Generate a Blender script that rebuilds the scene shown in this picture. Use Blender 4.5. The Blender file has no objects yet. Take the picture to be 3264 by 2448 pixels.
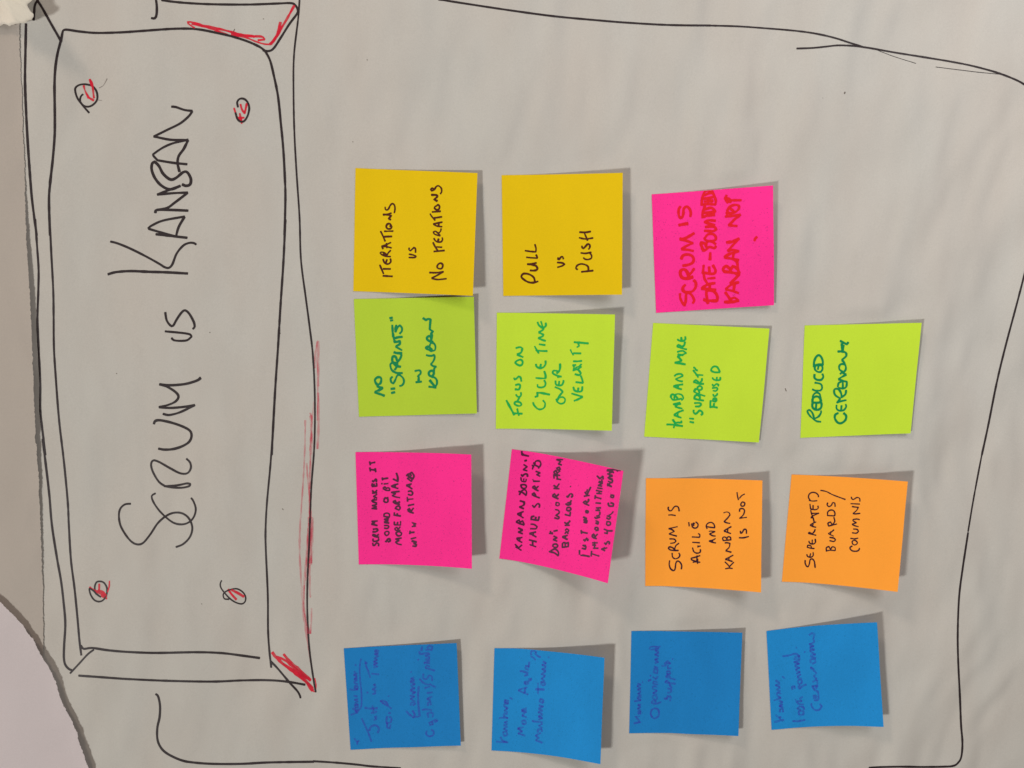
import bpy, math, random
import numpy as np
from mathutils import Matrix, Vector

random.seed(7)
C = bpy.context.scene.collection

# ------------------------------------------------------------------ camera
# Plane of the wall is y = 0 (camera on the -y side), +Z is up on the wall.
# The photograph was taken with the phone on its side: photo-left is up.
F_PX, D0 = 2629.0, 0.538
AX, AY = -0.03768, -0.14883
n = np.array([math.tan(AX), math.tan(AY), 1.0]); n /= np.linalg.norm(n)
ex = np.array([1.0, 0, 0])
Zw = -(ex - ex.dot(n) * n); Zw /= np.linalg.norm(Zw)
Yw = n
Xw = np.cross(Yw, Zw)
Rw = np.array([Xw, Yw, Zw])                 # camera frame -> world frame
O = np.array([0, 0, D0])
cam_d = bpy.data.cameras.new('camera'); cam = bpy.data.objects.new('camera', cam_d); C.objects.link(cam)
cam_d.sensor_width = 36.0; cam_d.lens = F_PX / 3264 * 36.0
cam_d.clip_start = 0.01; cam_d.clip_end = 50
rt, up, bk = Rw @ ex, Rw @ np.array([0, -1.0, 0]), Rw @ np.array([0, 0, -1.0])
loc = Rw @ (-O)
cam.matrix_world = Matrix(((rt[0], up[0], bk[0], loc[0]), (rt[1], up[1], bk[1], loc[1]), (rt[2], up[2], bk[2], loc[2]), (0, 0, 0, 1)))
bpy.context.scene.camera = cam

# ------------------------------------------------------------------ light (room lamps and an added fill)
world = bpy.data.worlds.new('World'); bpy.context.scene.world = world; world.use_nodes = True
bg = world.node_tree.nodes['Background']
bg.inputs[0].default_value = (1.0, 0.83, 0.68, 1); bg.inputs[1].default_value = 0.165

def lamp(name, direction, dist, size, power, color):
    d = bpy.data.lights.new(name, 'AREA'); d.shape = 'DISK'; d.size = size; d.energy = power; d.color = color
    o = bpy.data.objects.new(name, d); C.objects.link(o)
    v = Vector(direction).normalized() * dist
    o.location = v
    o.rotation_euler = (-v).to_track_quat('-Z', 'Y').to_euler()
    return o
lamp('ceiling_lamp', (-0.54, -1.0, 0.86), 6.0, 0.72, 238, (1.0, 0.99, 0.965))
lamp('far_ceiling_lamp', (2.0, -1.0, 1.2), 2.2, 0.30, 15, (1.0, 0.80, 0.66))
lamp('added_fill_panel', (0.62, -0.62, -0.60), 1.07, 0.6, 6.0, (1.0, 0.97, 1.0))  # added soft fill to brighten the lower right side, not a known lamp

sc = bpy.context.scene
sc.view_settings.view_transform = 'Standard'; sc.view_settings.look = 'None'
sc.view_settings.exposure = 0.0; sc.view_settings.gamma = 1.0
sc.render.engine = 'CYCLES'

# ------------------------------------------------------------------ geometry helpers
def rays(uv):
    uv = np.asarray(uv, float)
    r = np.stack([(uv[..., 0] - 1632) / F_PX, (uv[..., 1] - 1224) / F_PX, np.ones(uv.shape[:-1])], -1)
    return r
def unproj(uv, h):
    """point on the wall (lifted h metres towards the room) seen at a pixel of the photograph"""
    r = rays(uv)
    t = (n[2] * D0 - np.asarray(h, float)) / (r @ n)
    p = r * t[..., None]
    return (p - O) @ Rw.T

_rng = np.random.RandomState(11)
_lat = _rng.rand(8, 128, 128) * 2 - 1
def vnoise(x, y, k):
    x = np.asarray(x, float) + 1000.3; y = np.asarray(y, float) + 1000.7
    xi = np.floor(x).astype(int); yi = np.floor(y).astype(int)
    fx = x - xi; fy = y - yi
    fx = fx ** 3 * (fx * (6 * fx - 15) + 10); fy = fy ** 3 * (fy * (6 * fy - 15) + 10)
    L = _lat[k]; a, b = xi % 128, (xi + 1) % 128; c, d = yi % 128, (yi + 1) % 128
    return (L[a, c] * (1 - fx) + L[b, c] * fx) * (1 - fy) + (L[a, d] * (1 - fx) + L[b, d] * fx) * fy
_notes = []          # centres, axes and half sizes of the notes: the sheet lies flatter under them
def calm(x, z):
    d = np.full(np.broadcast(x, z).shape, 1.0)
    for cx, cz, ux, uz, hs in _notes:
        a = np.abs((x - cx) * ux + (z - cz) * uz); b = np.abs(-(x - cx) * uz + (z - cz) * ux)
        d = np.minimum(d, np.maximum(a, b) - hs)
    t = np.clip(d / 0.012, 0, 1)
    return t * t * (3 - 2 * t)
def W(x, z):
    """waviness of the hanging sheet (metres towards the room)"""
    q = z + 0.07 * x + 0.022 * vnoise(x / 0.12, z / 0.12, 7)
    k = calm(x, z)
    right = np.clip((-z - 0.02) / 0.25, 0, 1); amp = 0.55 + 0.75 * np.clip((0.16 - z) / 0.2, 0, 1)
    h = 0.00080 * vnoise(x / 0.16, q / 0.10, 0)
    h = h + (0.25 + 0.75 * k) * amp * 0.00125 * vnoise(x / 0.046, q / 0.022, 1)
    h = h + (0.05 + 0.95 * k) * amp * (0.00052 * vnoise(x / 0.026, q / 0.010, 2) + 0.00005 * vnoise(x / 0.012, q / 0.005, 3))
    h = h + (0.2 + 0.8 * k) * 0.00110 * vnoise(x / 0.11, q / 0.032, 4) * right
    return h
def on_sheet(uv, off):
    h = np.zeros(np.asarray(uv).shape[:-1])
    for _ in range(4):
        p = unproj(uv, h + off); h = W(p[..., 0], p[..., 2])
    return unproj(uv, h + off)

def mesh_obj(name, verts, faces, m, parent=None, smooth=True):
    me = bpy.data.meshes.new(name)
    me.from_pydata([tuple(map(float, v)) for v in verts], [], faces)
    me.materials.append(m); me.update()
    if smooth: me.polygons.foreach_set('use_smooth', [True] * len(me.polygons))
    o = bpy.data.objects.new(name, me); C.objects.link(o)
    if parent: o.parent = parent
    return o
def tag(o, label=None, cat=None, group=None, kind=None):
    for k, v in (('label', label), ('category', cat), ('group', group), ('kind', kind)):
        if v: o[k] = v
    return o
def sheet_mesh(P, thick):
    """grid of points P[i,j] -> closed thin slab (front, back, rim)"""
    a, b = P.shape[:2]
    V = P.reshape(-1, 3); Bk = V + np.array([0, thick, 0]); N = a * b
    fc = []
    for i in range(a - 1):
        for j in range(b - 1):
            q = i * b + j
            fc.append((q, q + 1, q + b + 1, q + b)); fc.append((N + q, N + q + b, N + q + b + 1, N + q + 1))
    rim = [j for j in range(b)] + [i * b + b - 1 for i in range(1, a)] + [(a - 1) * b + j for j in range(b - 2, -1, -1)] + [i * b for i in range(a - 2, 0, -1)]
    R = len(rim); V2 = np.concatenate([V, Bk, V[rim], Bk[rim]])
    for k in range(R):
        l = (k + 1) % R
        fc.append((2 * N + k, 2 * N + R + k, 2 * N + R + l, 2 * N + l))
    return V2, fc

# ------------------------------------------------------------------ materials
def nodes(name):
    m = bpy.data.materials.new(name); m.use_nodes = True
    nt = m.node_tree; b = nt.nodes['Principled BSDF']; return m, nt, b
def srgb(r, g, b):
    f = lambda c: (c / 255 / 12.92) if c / 255 <= 0.04045 else ((c / 255 + 0.055) / 1.055) ** 2.4
    return (f(r), f(g), f(b), 1)
def paper(name, col, var=0.03, speck=0.0, bump=0.15, trans=0.0, col2=None):
    m, nt, b = nodes(name); N, L = nt.nodes, nt.links
    tc = N.new('ShaderNodeTexCoord')
    n1 = N.new('ShaderNodeTexNoise'); n1.inputs['Scale'].default_value = 1400; n1.inputs['Detail'].default_value = 3
    L.new(tc.outputs['Object'], n1.inputs['Vector'])
    n2 = N.new('ShaderNodeTexNoise'); n2.inputs['Scale'].default_value = 28; n2.inputs['Detail'].default_value = 4
    mp = N.new('ShaderNodeMapping'); mp.inputs['Scale'].default_value = (0.6, 1, 1.5); mp.inputs['Rotation'].default_value = (0, 0.25, 0)
    L.new(tc.outputs['Object'], mp.inputs[0]); L.new(mp.outputs[0], n2.inputs['Vector'])
    mr = N.new('ShaderNodeMapRange'); mr.inputs[3].default_value = 1 - var; mr.inputs[4].default_value = 1 + var
    mr.inputs[1].default_value = 0.3; mr.inputs[2].default_value = 0.7
    L.new(n2.outputs[0], mr.inputs[0])
    mr1 = N.new('ShaderNodeMapRange'); mr1.inputs[1].default_value = 0.3; mr1.inputs[2].default_value = 0.7
    mr1.inputs[3].default_value = 1 - var * 1.4; mr1.inputs[4].default_value = 1 + var * 1.4
    L.new(n1.outputs[0], mr1.inputs[0])
    mu = N.new('ShaderNodeMath'); mu.operation = 'MULTIPLY'; L.new(mr.outputs[0], mu.inputs[0]); L.new(mr1.outputs[0], mu.inputs[1])
    vm = N.new('ShaderNodeVectorMath'); vm.operation = 'SCALE'; vm.inputs[0].default_value = col[:3]; L.new(mu.outputs[0], vm.inputs['Scale'])
    out = vm.outputs[0]
    if col2:
        n4 = N.new('ShaderNodeTexNoise'); n4.inputs['Scale'].default_value = 14; n4.inputs['Detail'].default_value = 2
        L.new(mp.outputs[0], n4.inputs['Vector'])
        cr0 = N.new('ShaderNodeMapRange'); cr0.inputs[1].default_value = 0.35; cr0.inputs[2].default_value = 0.65; L.new(n4.outputs[0], cr0.inputs[0])
        vm2 = N.new('ShaderNodeVectorMath'); vm2.operation = 'SCALE'; vm2.inputs[0].default_value = col2[:3]; L.new(mu.outputs[0], vm2.inputs['Scale'])
        mx0 = N.new('ShaderNodeMix'); mx0.data_type = 'RGBA'; L.new(cr0.outputs[0], mx0.inputs[0]); L.new(vm.outputs[0], mx0.inputs[6]); L.new(vm2.outputs[0], mx0.inputs[7])
        out = mx0.outputs[2]
    if speck:
        n3 = N.new('ShaderNodeTexNoise'); n3.inputs['Scale'].default_value = 1100; n3.inputs['Detail'].default_value = 1
        L.new(tc.outputs['Object'], n3.inputs['Vector'])
        cr = N.new('ShaderNodeMapRange'); cr.inputs[1].default_value = 0.66; cr.inputs[2].default_value = 0.74
        cr.inputs[3].default_value = 0; cr.inputs[4].default_value = speck; L.new(n3.outputs[0], cr.inputs[0])
        mx = N.new('ShaderNodeMix'); mx.data_type = 'RGBA'; L.new(cr.outputs[0], mx.inputs[0]); L.new(out, mx.inputs[6])
        mx.inputs[7].default_value = (col[0] * .35, col[1] * .5, col[2] * .45, 1); out = mx.outputs[2]
    L.new(out, b.inputs['Base Color'])
    b.inputs['Roughness'].default_value = 0.85; b.inputs['Specular IOR Level'].default_value = 0.15
    bp = N.new('ShaderNodeBump'); bp.inputs['Strength'].default_value = bump; bp.inputs['Distance'].default_value = 0.0002
    L.new(n1.outputs[0], bp.inputs['Height']); L.new(bp.outputs[0], b.inputs['Normal'])
    if trans:
        tr = N.new('ShaderNodeBsdfTranslucent'); L.new(out, tr.inputs[0])
        ms = N.new('ShaderNodeMixShader'); ms.inputs[0].default_value = trans
        L.new(b.outputs[0], ms.inputs[1]); L.new(tr.outputs[0], ms.inputs[2])
        L.new(ms.outputs[0], N['Material Output'].inputs[0])
    return m
def ink(name, col, a0=1.0, a1=1.0, sc=(900, 900, 900), rough=0.55):
    m, nt, b = nodes(name); N, L = nt.nodes, nt.links
    b.inputs['Base Color'].default_value = col; b.inputs['Roughness'].default_value = rough
    b.inputs['Specular IOR Level'].default_value = 0.2
    if a0 < 1 or a1 < 1:
        tc = N.new('ShaderNodeTexCoord'); mp = N.new('ShaderNodeMapping'); mp.inputs['Scale'].default_value = sc
        nz = N.new('ShaderNodeTexNoise'); nz.inputs['Scale'].default_value = 1; nz.inputs['Detail'].default_value = 3
        L.new(tc.outputs['Object'], mp.inputs[0]); L.new(mp.outputs[0], nz.inputs['Vector'])
        mr = N.new('ShaderNodeMapRange'); mr.inputs[1].default_value = 0.32; mr.inputs[2].default_value = 0.68
        mr.inputs[3].default_value = a0; mr.inputs[4].default_value = a1
        L.new(nz.outputs[0], mr.inputs[0]); L.new(mr.outputs[0], b.inputs['Alpha'])
    return m
M = {
 'sheet': paper('flip_chart_paper', (0.456, 0.436, 0.396), 0.03, 0.0, 0.12, col2=(0.442, 0.436, 0.402)),
 'stub': paper('pad_stub_paper', (0.500, 0.456, 0.405), 0.02, trans=0.25),
 'remnant': paper('pale_paper', (0.69, 0.635, 0.640), 0.02, trans=0.3),
 'flap': paper('cream_paper', (0.84, 0.79, 0.69), 0.02, trans=0.25),
 'wall': paper('wall_paint', (0.50, 0.48, 0.45), 0.03, bump=0.3),
 'yellow': paper('yellow_note_paper', (0.78, 0.55, 0.004), 0.02, trans=0.17),
 'green': paper('lime_note_paper', (0.56, 0.79, 0.045), 0.02, trans=0.17),
 'green_dull': paper('soft_lime_note_paper', (0.48, 0.68, 0.046), 0.02, trans=0.17),
 'pink': paper('pink_note_paper', (0.98, 0.034, 0.31), 0.04, speck=0.5, trans=0.17),
 'orange': paper('orange_note_paper', (1.0, 0.39, 0.045), 0.02, trans=0.17),
 'blue': paper('blue_note_paper', (0.012, 0.205, 0.54), 0.05, speck=0.45, trans=0.10),
 'blue_mid': paper('mid_blue_note_paper', (0.012, 0.21, 0.55), 0.05, speck=0.45, trans=0.10),
 'blue_light': paper('bright_blue_note_paper', (0.014, 0.25, 0.62), 0.05, speck=0.45, trans=0.10),
 'ink_brown': ink('brown_black_ink', srgb(72, 28, 6)),
 'ink_red': ink('red_marker_ink', srgb(218, 20, 36), 0.86, 1.0),
 'ink_green': ink('green_marker_ink', srgb(30, 165, 72), 0.9, 1.0),
 'ink_green_dark': ink('dark_green_marker_ink', srgb(6, 128, 74), 0.93, 1.0),
 'ink_plum': ink('black_ink_on_pink', srgb(72, 18, 52)),
 'ink_navy': ink('navy_black_ink', srgb(52, 16, 34)),
 'ink_violet': ink('violet_ink', srgb(62, 66, 190), 0.16, 0.48, (500, 500, 500)),
 'ink_black': ink('black_marker_ink', srgb(44, 36, 38), 0.93, 1.0),
 'ink_red_sheet': ink('red_marker_on_sheet', srgb(205, 22, 50), 0.60, 1.0, (300, 300, 300)),
 'ink_red_faint': ink('faint_red_marker', srgb(212, 50, 84), 0.08, 0.42, (120, 500, 500)),
 'ink_grey_faint': ink('faint_grey_ink', srgb(95, 78, 72), 0.35, 0.7),
 'ink_fleck': ink('fleck', srgb(95, 85, 75), 0.8, 1.0),
}

# ------------------------------------------------------------------ pen strokes
def sample(pts, step):
    """Catmull-Rom through the points, broken at sharp corners; returns list of polylines"""
    P = [np.array(p, float) for p in pts]
    if len(P) == 2:
        k = max(2, int(np.linalg.norm(P[1] - P[0]) / step) + 1)
        return np.array([P[0] + (P[1] - P[0]) * t for t in np.linspace(0, 1, k)])
    corner = [False] * len(P)
    for i in range(1, len(P) - 1):
        a, b = P[i] - P[i - 1], P[i + 1] - P[i]
        c = a.dot(b) / (np.linalg.norm(a) * np.linalg.norm(b) + 1e-9)
        corner[i] = c < 0.15
    out = []
    for i in range(len(P) - 1):
        p1, p2 = P[i], P[i + 1]
        p0 = P[i - 1] if i > 0 and not corner[i] else p1 - (p2 - p1) * 0.6
        p3 = P[i + 2] if i + 2 < len(P) and not corner[i + 1] else p2 + (p2 - p1) * 0.6
        k = max(2, int(np.linalg.norm(p2 - p1) / step) + 1)
        for t in np.linspace(0, 1, k, endpoint=False):
            out.append(0.5 * ((2 * p1) + (-p0 + p2) * t + (2 * p0 - 5 * p1 + 4 * p2 - p3) * t * t + (-p0 + 3 * p1 - 3 * p2 + p3) * t ** 3))
    out.append(P[-1])
    return np.array(out)

_sid = 0
def ribbons(strokes, o, scale, w, place, V, Fc, step=2.6, rough=0.10):
    """strokes (in the tracing grid) -> flat ribbons of ink following the surface"""
    global _sid
    for st in strokes.split(';'):
        pts = [tuple(float(a) for a in p.split(',')) for p in st.split()]
        pts = [(o[0] + a / scale, o[1] + b / scale) for a, b in pts]
        if len(pts) == 1: pts.append((pts[0][0] + .5, pts[0][1] + .5))
        _sid += 1
        q = sample(pts, step)
        keep = [0] + [i for i in range(1, len(q)) if np.linalg.norm(q[i] - q[i - 1]) > 0.2]
        q = q[keep]
        if len(q) < 2: continue
        hw = w / scale / 2
        # rounded ends
        d0 = (q[0] - q[1]) / np.linalg.norm(q[0] - q[1]); d1 = (q[-1] - q[-2]) / np.linalg.norm(q[-1] - q[-2])
        ends = [(0.45, 0.60), (0.12, 0.93)]
        pre = [(q[0] + d0 * hw * a, b_) for a, b_ in ends]; post = [(q[-1] + d1 * hw * a, b_) for a, b_ in reversed(ends)]
        pp = [p for p, _ in pre] + list(q) + [p for p, _ in post]
        ww = [b_ for _, b_ in pre] + [1.0] * len(q) + [b_ for _, b_ in post]
        pp = np.array(pp); k = len(pp)
        rr = np.random.RandomState(_sid); jit = np.interp(np.arange(k), np.arange(0, k + 6, 3), rr.randn(len(np.arange(0, k + 6, 3)))) * rough
        ww = np.array(ww) * (1 + jit) * (1 + 0.07 * rr.randn())
        dl = np.diff(pp, axis=0); dl /= np.linalg.norm(dl, axis=1)[:, None] + 1e-9
        tg = np.zeros_like(pp); tg[0] = dl[0]; tg[-1] = dl[-1]; s = dl[:-1] + dl[1:]
        ln = np.linalg.norm(s, axis=1); sharp = ln < 1.0
        tg[1:-1] = s / (ln[:, None] + 1e-9)
        base = 0.00004 + ((_sid * 0.6180339) % 1.0) * 0.00006
        # split at sharp corners
        cut = [i + 1 for i in range(len(sharp)) if sharp[i]]
        segs = []; a0 = 0
        for c in cut: segs.append((a0, c)); a0 = c
        segs.append((a0, k - 1))
        for si, (a, b_) in enumerate(segs):
            if b_ <= a: continue
            idx = np.arange(a, b_ + 1); t = tg[idx].copy()
            t[0] = dl[a]; t[-1] = dl[b_ - 1]
            ps = pp[idx].copy(); wv = ww[idx] * hw
            if a > 0: ps = np.vstack([ps[0] - t[0] * hw * .5, ps]); t = np.vstack([t[0], t]); wv = np.concatenate([[wv[0] * .72], wv])
            if b_ < k - 1: ps = np.vstack([ps, ps[-1] + t[-1] * hw * .5]); t = np.vstack([t, t[-1]]); wv = np.concatenate([wv, [wv[-1] * .72]])
            nr = np.stack([-t[:, 1], t[:, 0]], 1) * wv[:, None]
            off = base + 0.000012 * si + np.linspace(0, 0.00002, len(ps))
            Lp = place(ps - nr, off); Rp = place(ps + nr, off)
            b0 = len(V)
            for i in range(len(ps)): V.append(Lp[i]); V.append(Rp[i])
            for i in range(len(ps) - 1):
                j = b0 + 2 * i; Fc.append((j, j + 1, j + 3, j + 2))
# ---------------------------------------------------------------- handwriting
# Every note: origin of its local tracing grid, corner points, lift of the two
# free corners (mm), colours, and the pen strokes of each word.
NOTES = [
 dict(o=(1115,525), c=[(68,40),(1535,100),(1480,1575),(42,1520)], h=(3.3,8.8), m='yellow', ink='ink_brown', w=21,
  label='yellow sticky note handwritten ITERATIONS VS NO ITERATIONS, nearest the drawn title box', words=[
  ('ITERATIONS',"398,1335 512,1342;400,1252 490,1253;360,1205 375,1240 405,1310;400,1135 412,1170 438,1192 470,1190 492,1165 487,1130;432,1182 446,1140;490,1105 430,1100 385,1082 365,1060 380,1050 415,1058 448,1088 462,1060 490,1030;440,1085 400,1070;400,1012 385,985 440,985 500,1000;385,980 440,960 492,935;440,945 446,1000;370,800 395,850 425,920;415,865 505,862;415,800 520,798;500,738 480,710 450,715 438,745 455,770 490,768 505,745 480,735;492,662 468,648 498,612 450,600 400,600;498,582 450,595 400,600;425,510 427,532 445,545 465,530 485,490 510,468 535,485 543,530 535,578"),
  ('VS',"710,1115 780,1115 796,1100 760,1085 712,1075;715,1000 711,1020 728,1035 750,1015 770,995 788,1010 790,1055"),
  ('NO',"1160,1370 1060,1380 985,1368;985,1362 1040,1335 1125,1285;1125,1287 1040,1298 958,1296;1050,1215 1070,1190 1100,1185 1118,1210 1105,1245 1075,1250 1050,1235 1052,1212"),
  ('ITERATIONS',"1010,1043 1137,1031;1000,935 1025,985 1055,1030;1042,988 1106,992;1010,885 1030,915 1060,930 1100,925 1115,895 1108,877;1060,922 1066,890;1086,855 1022,836 1004,808 1030,800 1062,826 1085,850;1058,828 1090,800 1097,770;1108,745 1055,740 1005,716;1005,712 1060,700 1110,690;1066,742 1070,695;965,590 985,622 1025,668;1008,642 1105,626;990,568 1090,560;1035,500 1060,480 1078,500 1070,535 1040,540 1018,520 1030,496;1052,437 1012,418 1050,385 1040,365 980,362;1015,300 985,315 973,297 990,282 1018,298 1040,262 1070,255 1100,285 1103,325 1088,350")]),
 dict(o=(1585,535), c=[(52,88),(1510,58),(1500,1525),(72,1540)], h=(7.1,7.7), m='yellow', ink='ink_brown', w=22,
  label='yellow sticky note handwritten PULL VS PUSH, right of the other yellow note', words=[
  ('PULL',"490,1365 430,1380 370,1372 310,1335 290,1305 310,1275 355,1272 405,1290 440,1320 452,1362;362,1157 400,1158 470,1142;470,1142 425,1158 400,1160;400,1160 460,1175 482,1205 470,1228 430,1235 395,1232;352,1075 400,1080 482,1085;482,1083 475,1060 465,1045;335,995 400,1005 462,1010;462,1010 466,970 452,920"),
  ('VS',"722,1137 780,1143 808,1158 780,1178 725,1195;732,1080 730,1098 745,1100 765,1072 785,1070 795,1095"),
  ('PUSH',"1012,1250 1152,1235;965,1222 945,1205 965,1170 1010,1155 1060,1165 1092,1190 1095,1240;1005,1022 1060,1028 1128,1015;1110,1022 1132,1050 1130,1085 1090,1102 1050,1095 1037,1080;1020,940 1018,955 1035,970 1060,945 1085,918 1110,925 1112,955 1098,978;985,840 1060,855 1150,843;990,773 1060,775 1122,765;1050,790 1065,825 1085,872")]),
 dict(o=(2060,575), c=[(65,168),(1525,60),(1535,1500),(118,1592)], h=(5.7,2.4), m='pink', ink='ink_red', w=34,
  label='hot pink sticky note with thick red writing SCRUM IS DATE-BOUNDED KANBAN NOT', words=[
  ('SCRUM',"405,1362 410,1420 440,1480 462,1505 475,1440 480,1370 510,1350 550,1385 575,1440 560,1475;470,1255 445,1280 440,1320 480,1345 550,1335 590,1290 595,1230 570,1200;560,1160 490,1180 435,1170 410,1130 415,1085 455,1070 490,1100 510,1150;510,1140 545,1105 575,1060;420,945 440,905 490,890 545,905 570,945 555,990 500,1015 440,1025;565,848 500,835 425,828;425,825 470,795 560,752;555,752 480,725 405,708;405,705 480,690 575,635"),
  ('IS',"392,538 440,528 500,518;410,315 390,350 390,410 405,445 430,445 445,400 450,345 480,315 515,335 535,385 530,435"),
  ('DATE-BOUNDED',"690,1432 740,1445 850,1448;740,1480 735,1440 722,1370 725,1325;725,1325 780,1320 830,1350 855,1400 850,1450;835,1315 760,1310 665,1300;665,1298 740,1250 825,1235;760,1320 765,1245;690,1115 700,1180 735,1240;740,1180 825,1172;690,1020 685,1070 680,1115;700,1110 760,1120 815,1120 832,1080 800,1020;760,1110 755,1040;770,870 765,955;655,765 680,830 690,850;690,845 720,830 760,800 820,815 835,790;655,765 660,745 700,760 720,800;720,800 730,740 780,735 835,765;700,700 740,650 800,645 835,680 825,720 760,730 710,715 700,690;710,560 760,555 820,560 840,590 800,610 700,605;700,500 750,480 830,485;700,500 760,520 820,540;675,450 680,380 700,320 700,280;690,440 740,420 820,415;700,390 800,380;700,350 780,330 830,370 800,400;665,300 670,230 690,160 720,125 780,120 810,170 835,240 830,290;670,290 740,285 830,290;740,285 745,220;680,220 740,215 800,200;700,180 760,150 800,150;700,255 800,245"),
  ('KANBAN',"1110,1445 1040,1460 940,1462;950,1345 985,1395 1020,1450;1105,1445 1060,1410 1010,1430;1108,1355 1040,1330 955,1310;955,1305 1020,1255 1110,1225;1050,1330 1060,1245;1110,1225 1060,1235 1010,1235;1010,1235 1060,1190 1118,1130;1120,1130 1040,1110 930,1095;930,1090 925,1060 960,1030 1000,1060 1020,1100;1010,1080 1040,1030 1095,1060 1115,1120;1100,1050 1090,980 1050,950;1110,960 1020,940 940,925;940,920 1000,885 1110,850;1040,950 1050,870;1110,852 1040,835 980,848;980,845 1040,780 1115,700;1115,700 1040,735 965,745"),
  ('NOT',"1090,548 1000,540 995,535;1000,535 1060,470 1130,415;1130,412 1050,425 950,435;965,385 975,410;970,370 1000,320 1060,295 1110,305 1110,345 1060,385 1000,395 970,370;1000,330 1050,370;965,180 955,215 980,270;940,215 1000,225 1010,265;1000,240 1140,238"),
  ('DOT',"1330,680 1310,700 1300,725")]),
 dict(o=(1115,920), c=[(48,125),(1490,98),(1528,1500),(110,1540)], h=(3.5,1.0), m='green_dull', ink='ink_green_dark', w=28,
  label='duller green sticky note with dark green writing NO "SPRINTS" IN KANBAN, touching a yellow note', words=[
  ('NO',"415,1288 370,1270 305,1250 310,1235 340,1225 385,1205 390,1190 355,1185 330,1172;335,1172 305,1120 305,1090 335,1065 370,1070 378,1100 365,1140 335,1150 310,1125"),
  ('SPRINTS',"500,1255 540,1245;495,1205 540,1200;510,1060 490,1085 500,1125 525,1140 545,1100 570,1045 600,1040 640,1075 650,1120 630,1160 600,1170;630,1015 570,1015 510,985 487,930 495,900 530,890 570,900 560,945 540,975;610,940 560,925 515,880 510,840 520,815 550,820 570,870;570,880 600,850 620,800 610,785;530,765 570,775 625,775;625,740 590,720 555,700 560,690;560,690 600,665 600,630 560,640 530,630;510,440 515,520 520,580;530,600 580,585 630,580;520,540 530,600 540,650;560,440 545,480 550,520;550,520 570,470 600,440 625,470 625,510 600,540;480,355 510,350;490,385 515,380"),
  ('IN',"795,1125 860,1118;825,1122 828,1070 820,1050;820,1050 850,1020 848,990 825,982 785,990"),
  ('KANBAN',"950,1178 1035,1190;960,1100 1000,1150 1030,1190;1020,1185 1045,1150 1045,1100 1020,1070 990,1060 955,1040 950,1010 970,990 1000,985 1010,1020 990,1055;1010,1020 1015,960 1035,935;1035,935 1000,930 975,912;975,910 1010,860 1020,810 1000,795;920,800 970,808 1020,800;985,750 920,720 915,706 945,698 988,735;985,750 1022,738 1028,690 1005,655 972,658 958,690;1000,640 965,635 930,610 930,585 955,570 975,590 980,640;980,600 985,560 975,540;975,540 1000,515 960,490;960,490 965,430 970,370;970,370 940,365 915,375 880,355")]),
 dict(o=(1565,970), c=[(70,100),(1490,122),(1452,1518),(58,1495)], h=(7.5,5.6), m='green', ink='ink_green', w=24,
  label='lime green sticky note handwritten FOCUS ON CYCLE TIME OVER VELOCITY', words=[
  ('FOCUS',"185,1155 220,1220 280,1330;285,1310 375,1315;315,1255 325,1300 335,1335;330,1222 290,1205 285,1180 310,1170 350,1180 365,1205 345,1222 310,1215;320,1160 340,1120;300,1085 320,1110 350,1108 362,1085 358,1060;290,1020 330,1025 345,1005 350,975 335,962 295,970;275,885 285,905 310,890 330,865 355,880 365,925"),
  ('ON',"290,700 310,680 355,665 380,690 372,725 345,735 310,720 290,700;385,635 350,620 315,605;315,600 360,580 378,530 350,515 300,525"),
  ('CYCLE',"505,1180 520,1215 560,1255 600,1262 640,1240 650,1190 625,1155;530,1112 560,1105 555,1060;550,1065 600,1065 705,1085;560,965 562,990 600,1000 645,985 655,945 640,915;540,885 600,890 655,890;655,888 655,850 640,805;540,720 550,750 590,768 630,755 655,720 655,680;590,765 600,720"),
  ('TIME',"525,505 550,550 575,588;540,552 600,560 675,562;580,480 650,490;655,440 610,425 570,408;570,405 620,385 630,365 600,350 575,340;575,335 620,310 635,285 600,280;560,215 575,250 610,275 650,270 660,240 655,225;600,205 620,265"),
  ('OVER',"800,1150 785,1140 800,1175 840,1195 880,1180 890,1140 860,1115 820,1125 800,1155;800,1140 830,1090 862,1055;862,1052 830,1020 770,995;775,920 780,960 810,975 850,970 870,935 870,915;815,970 820,925;840,868 815,870;800,875 820,870;845,870 790,855 745,830 750,800 790,800 815,815;790,830 820,800 830,760 830,715"),
  ('VELOCITY',"970,1072 1030,1090 1100,1110;1100,1112 1050,1140 1000,1160;990,995 1005,1035 1050,1050 1090,1040 1098,990;1045,1045 1050,1005;1020,935 1060,940 1105,945;1105,942 1095,900 1080,860;1010,840 1060,850 1080,830;1080,830 1050,790 990,770;985,795 1040,780 1085,750;1000,755 985,730 1020,730;1020,760 1060,745 1085,720;990,685 1040,685 1090,680;955,545 970,580 990,610;990,588 1080,590;1035,515 1060,500 1045,465;1000,455 1060,460 1170,470")]),
 dict(o=(2040,1005), c=[(158,92),(1557,160),(1430,1530),(50,1458)], h=(2.9,1.9), m='green', ink='ink_green', w=24,
  label='lime green sticky note handwritten KANBAN MORE "SUPPORT" FOCUSED', words=[
  ('KANBAN',"322,1312 400,1315 512,1332;400,1255 425,1300;405,1352 420,1310 440,1290 500,1290 495,1270;390,1255 430,1310;495,1232 450,1215 410,1200;410,1195 460,1165 520,1142;450,1210 455,1170;505,1120 460,1110 425,1100;425,1098 465,1060 480,1050 400,1070;410,1075 490,1065;370,985 375,960 395,950 430,975 460,1010;370,985 395,1015 440,1015 500,1000;410,1010 420,960 460,945 505,960 520,1000 500,1020;500,890 450,875 405,855;405,850 450,840 515,830;455,870 460,835;510,795 460,785 430,765;430,765 480,745 515,730;515,725 490,705 440,710 415,730"),
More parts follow.
